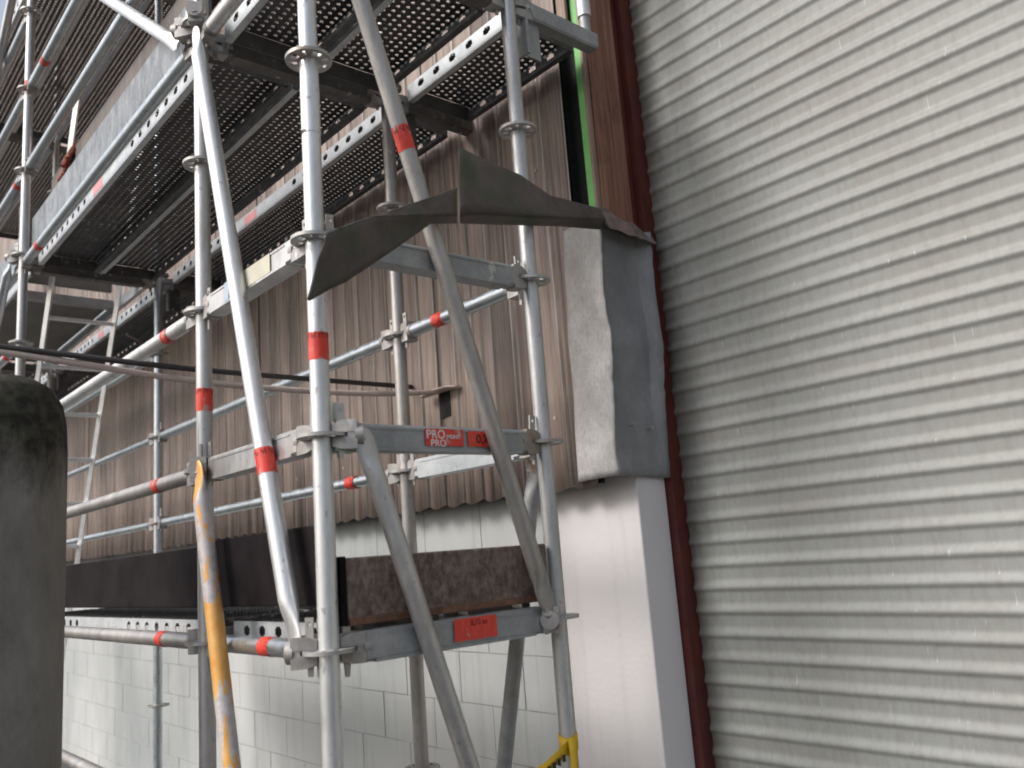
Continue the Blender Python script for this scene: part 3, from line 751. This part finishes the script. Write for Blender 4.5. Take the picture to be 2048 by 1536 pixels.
# ---------------------------------------------------------------- toe boards
def board(name, x0, x1, y0, y1, z0, z1, mat, label, cat='toe board', grp='toe boards'):
    m = MB(); m.box(x0, x1, y0, y1, z0, z1); o = m.build(name, mat, smooth=False); tag(o, label, cat, grp)
    md = o.modifiers.new('bev', 'BEVEL'); md.width = .004; md.segments = 2; return o
board('toe_board', -3.27, -.76, .030, .052, 3.405, 3.615, m_sil, 'scratched grey toe board edging the upper long platform')
board('toe_board', -5.84, -3.33, .030, .052, 3.405, 3.615, m_sil, 'scratched grey toe board at the far left beyond the last near upright')
o = board('toe_board', -3.27, -.70, .030, .052, 1.495, 1.680, m_blackboard, 'long black plywood toe board of the lowest platform')
o = board('toe_board', -.80, -.035, .004, .026, 1.500, 1.692, m_blackboard, 'short black plywood toe board ending behind the nearest upright')
e = thing('end_toe_board', (0, 0, 0), 'rusty brown crusted end board standing on the lowest transom', 'toe board', 'toe boards')
m = MB(); m.box(-.012, .012, .045, .695, 1.462, 1.608); o = m.build('board', m_rust, e); md = o.modifiers.new('bev', 'BEVEL'); md.width = .006; md.segments = 2
part_box('edge_strip', m_rustedge, e, (-.015, .016, .050, .690, 1.450, 1.468)); part_box('end_clip', m_blackboard, e, (-.016, .015, .028, .0445, 1.452, 1.612))
board('wooden_plank', -3.1, -.78, .085, .125, 3.62, 3.80, m_plank, 'weathered brown plank standing behind the upper toe board', 'plank', None)
# small clutter piled on the platform edge, seen between the tubes
b = MB()
for k in range(9):
    c = Vector((-2.75 + random.uniform(-.15, .15), .04 + random.uniform(0, .04), 3.66 + random.uniform(-.03, .09)))
    b.sweep([c, c + Vector((random.uniform(-.06, .06), .02, .05)), c + Vector((random.uniform(-.08, .08), .03, .09))], [.012, .016, .008], 7)
o = b.build('rag_bundle', plain('rust_red_rag', (.30, .10, .06), .9, var=.7, scale=20)); tag(o, 'small rust red bundle on the upper toe board near the left upright', 'bundle')

# ---------------------------------------------------------------- ladder
ld = thing('ladder', (-4.7, .2, 0), 'aluminium ladder leaning up through the open hatch at left', 'ladder')
def lp(y, z): return Vector((-4.02 + (z - 2.45) * .515 + 4.7, y, z))
for y in (.0, .38):
    M4 = None; m = MB(); a, c = lp(y, .9), lp(y, 4.3); m.sweep([a, c], [(.016, .032), (.016, .032)], 4, side=(0, 1, 0)); m.build('stile', m_alu, ld, smooth=False)
for k in range(12):
    z = 1.04 + k * .265; m = MB(); m.tube(lp(.005, z), lp(.375, z), .013, 10); m.build('rung', m_alu, ld)

# ---------------------------------------------------------------- conduits
def pipe(pts, r, mat, label, name='conduit'):
    m = MB(); P = []
    V = [Vector(p) for p in pts]
    for i in range(len(V) - 1):
        p0, p1, p2, p3 = V[max(i - 1, 0)], V[i], V[i + 1], V[min(i + 2, len(V) - 1)]
        for k in range(10):
            t = k / 10; P.append(.5 * ((2 * p1) + (p2 - p0) * t + (2 * p0 - 5 * p1 + 4 * p2 - p3) * t * t + (3 * p1 - p0 - 3 * p2 + p3) * t ** 3))
    P.append(V[-1]); m.sweep(P, [r] * len(P), 14); o = m.build(name, mat); tag(o, label, 'cable', 'conduits crossing to the brown wall'); return o
c1 = pipe([(-1.52, -1.15, 2.44), (-1.359, -.444, 2.374), (-1.239, .183, 2.292), (-1.11, .75, 2.258), (-1.02, 1.10, 2.268)], .0115, m_cable, 'beige conduit running from the left to a flat end on the brown wall')
c2 = pipe([(-1.52, -1.15, 2.455), (-1.358, -.445, 2.392), (-1.229, .18, 2.335), (-1.235, 1.12, 2.332)], .0105, m_cabled, 'dark conduit just above the beige one, ending at the brown wall')
b = MB(); b.sweep([(-1.10, 1.08, 2.262), (-1.02, 1.10, 2.272), (-.95, 1.115, 2.275), (-.90, 1.12, 2.268)], [(.012, .010), (.030, .010), (.034, .008), (.020, .006)], 14, side=(0, 1, 0)); b.build('flat_end', m_cable, c1)

# ---------------------------------------------------------------- yellow tape tied at the right upright
yt = thing('barrier_tape', (0, .73, 1.06), 'yellow barrier tape with dark print knotted round the right upright near the ground', 'tape')
b = MB(); n = 20
for i in range(n + 1):
    t = 6.2832 * i / n
    for zz in (-.022, .022): b.v.append((.0275 * math.cos(t), .0275 * math.sin(t), zz + .006 * math.sin(t * 2)))
for i in range(n): b.f.append((2 * i, 2 * i + 2, 2 * i + 3, 2 * i + 1)); b.mi.append(0)
o = b.build('knot', m_yel, yt); s_ = o.modifiers.new('t', 'SOLIDIFY'); s_.thickness = .001
def strip(name, pts, wv, mat):
    m = MB(); 
    for i, p in enumerate(pts):
        wq = Vector(wv[i] if isinstance(wv, list) else wv); p = Vector(p); m.v += [tuple(p - wq), tuple(p + wq)]
    for i in range(len(pts) - 1): m.f.append((2 * i, 2 * i + 2, 2 * i + 3, 2 * i + 1)); m.mi.append(0)
    o = m.build(name, mat, yt); s_ = o.modifiers.new('t', 'SOLIDIFY'); s_.thickness = .001; return o
strip('tape_run', [(.02, -.02, -.005), (.03, -.12, -.040), (.035, -.25, -.066), (.04, -.45, -.085), (.05, -.8, -.10)], (0, .002, .017), m_yel)
strip('hanging_end', [(.029, -.012, .02), (.033, -.014, -.02), (.037, -.02, -.08), (.04, -.026, -.16)], [(.002, .014, 0), (.002, .013, 0), (.002, .010, 0), (.002, .012, 0)], m_yel)
b = MB()
for k in range(11):
    yy = -.05 - k * .019; zz = -.012 - .30 * (-yy) * .95; b.box(.0305 + .005 * k / 11, .0330 + .005 * k / 11, yy - .006, yy + .004, zz - .010, zz + .008)
b.build('dark_print', m_black, yt, smooth=False)['kind'] = 'stuff'

# ---------------------------------------------------------------- mossy concrete pier, near left
b = MB(); prof_ = [(.205, 0), (.205, 1.60), (.205, 1.98), (.201, 2.06), (.190, 2.12), (.166, 2.165), (.12, 2.195), (.05, 2.208), (.004, 2.21)]
n = 48
for r_, z in prof_:
    for j in range(n):
        t = 6.28318531 * j / n; q = 1 + .012 * noise.noise(Vector((math.cos(t) * 2, math.sin(t) * 2, z * 3)))
        b.v.append((r_ * q * math.cos(t), r_ * q * math.sin(t), z))
for i in range(len(prof_) - 1):
    for j in range(n): b.f.append((i * n + j, i * n + (j + 1) % n, (i + 1) * n + (j + 1) % n, (i + 1) * n + j)); b.mi.append(0)
b.f.append(tuple((len(prof_) - 1) * n + j for j in range(n))); b.mi.append(0)
o = b.build('concrete_post', m_con, loc=(-.992, -.530, 0)); tag(o, 'thick round concrete post with a dark mossy domed top at the left edge', 'post')
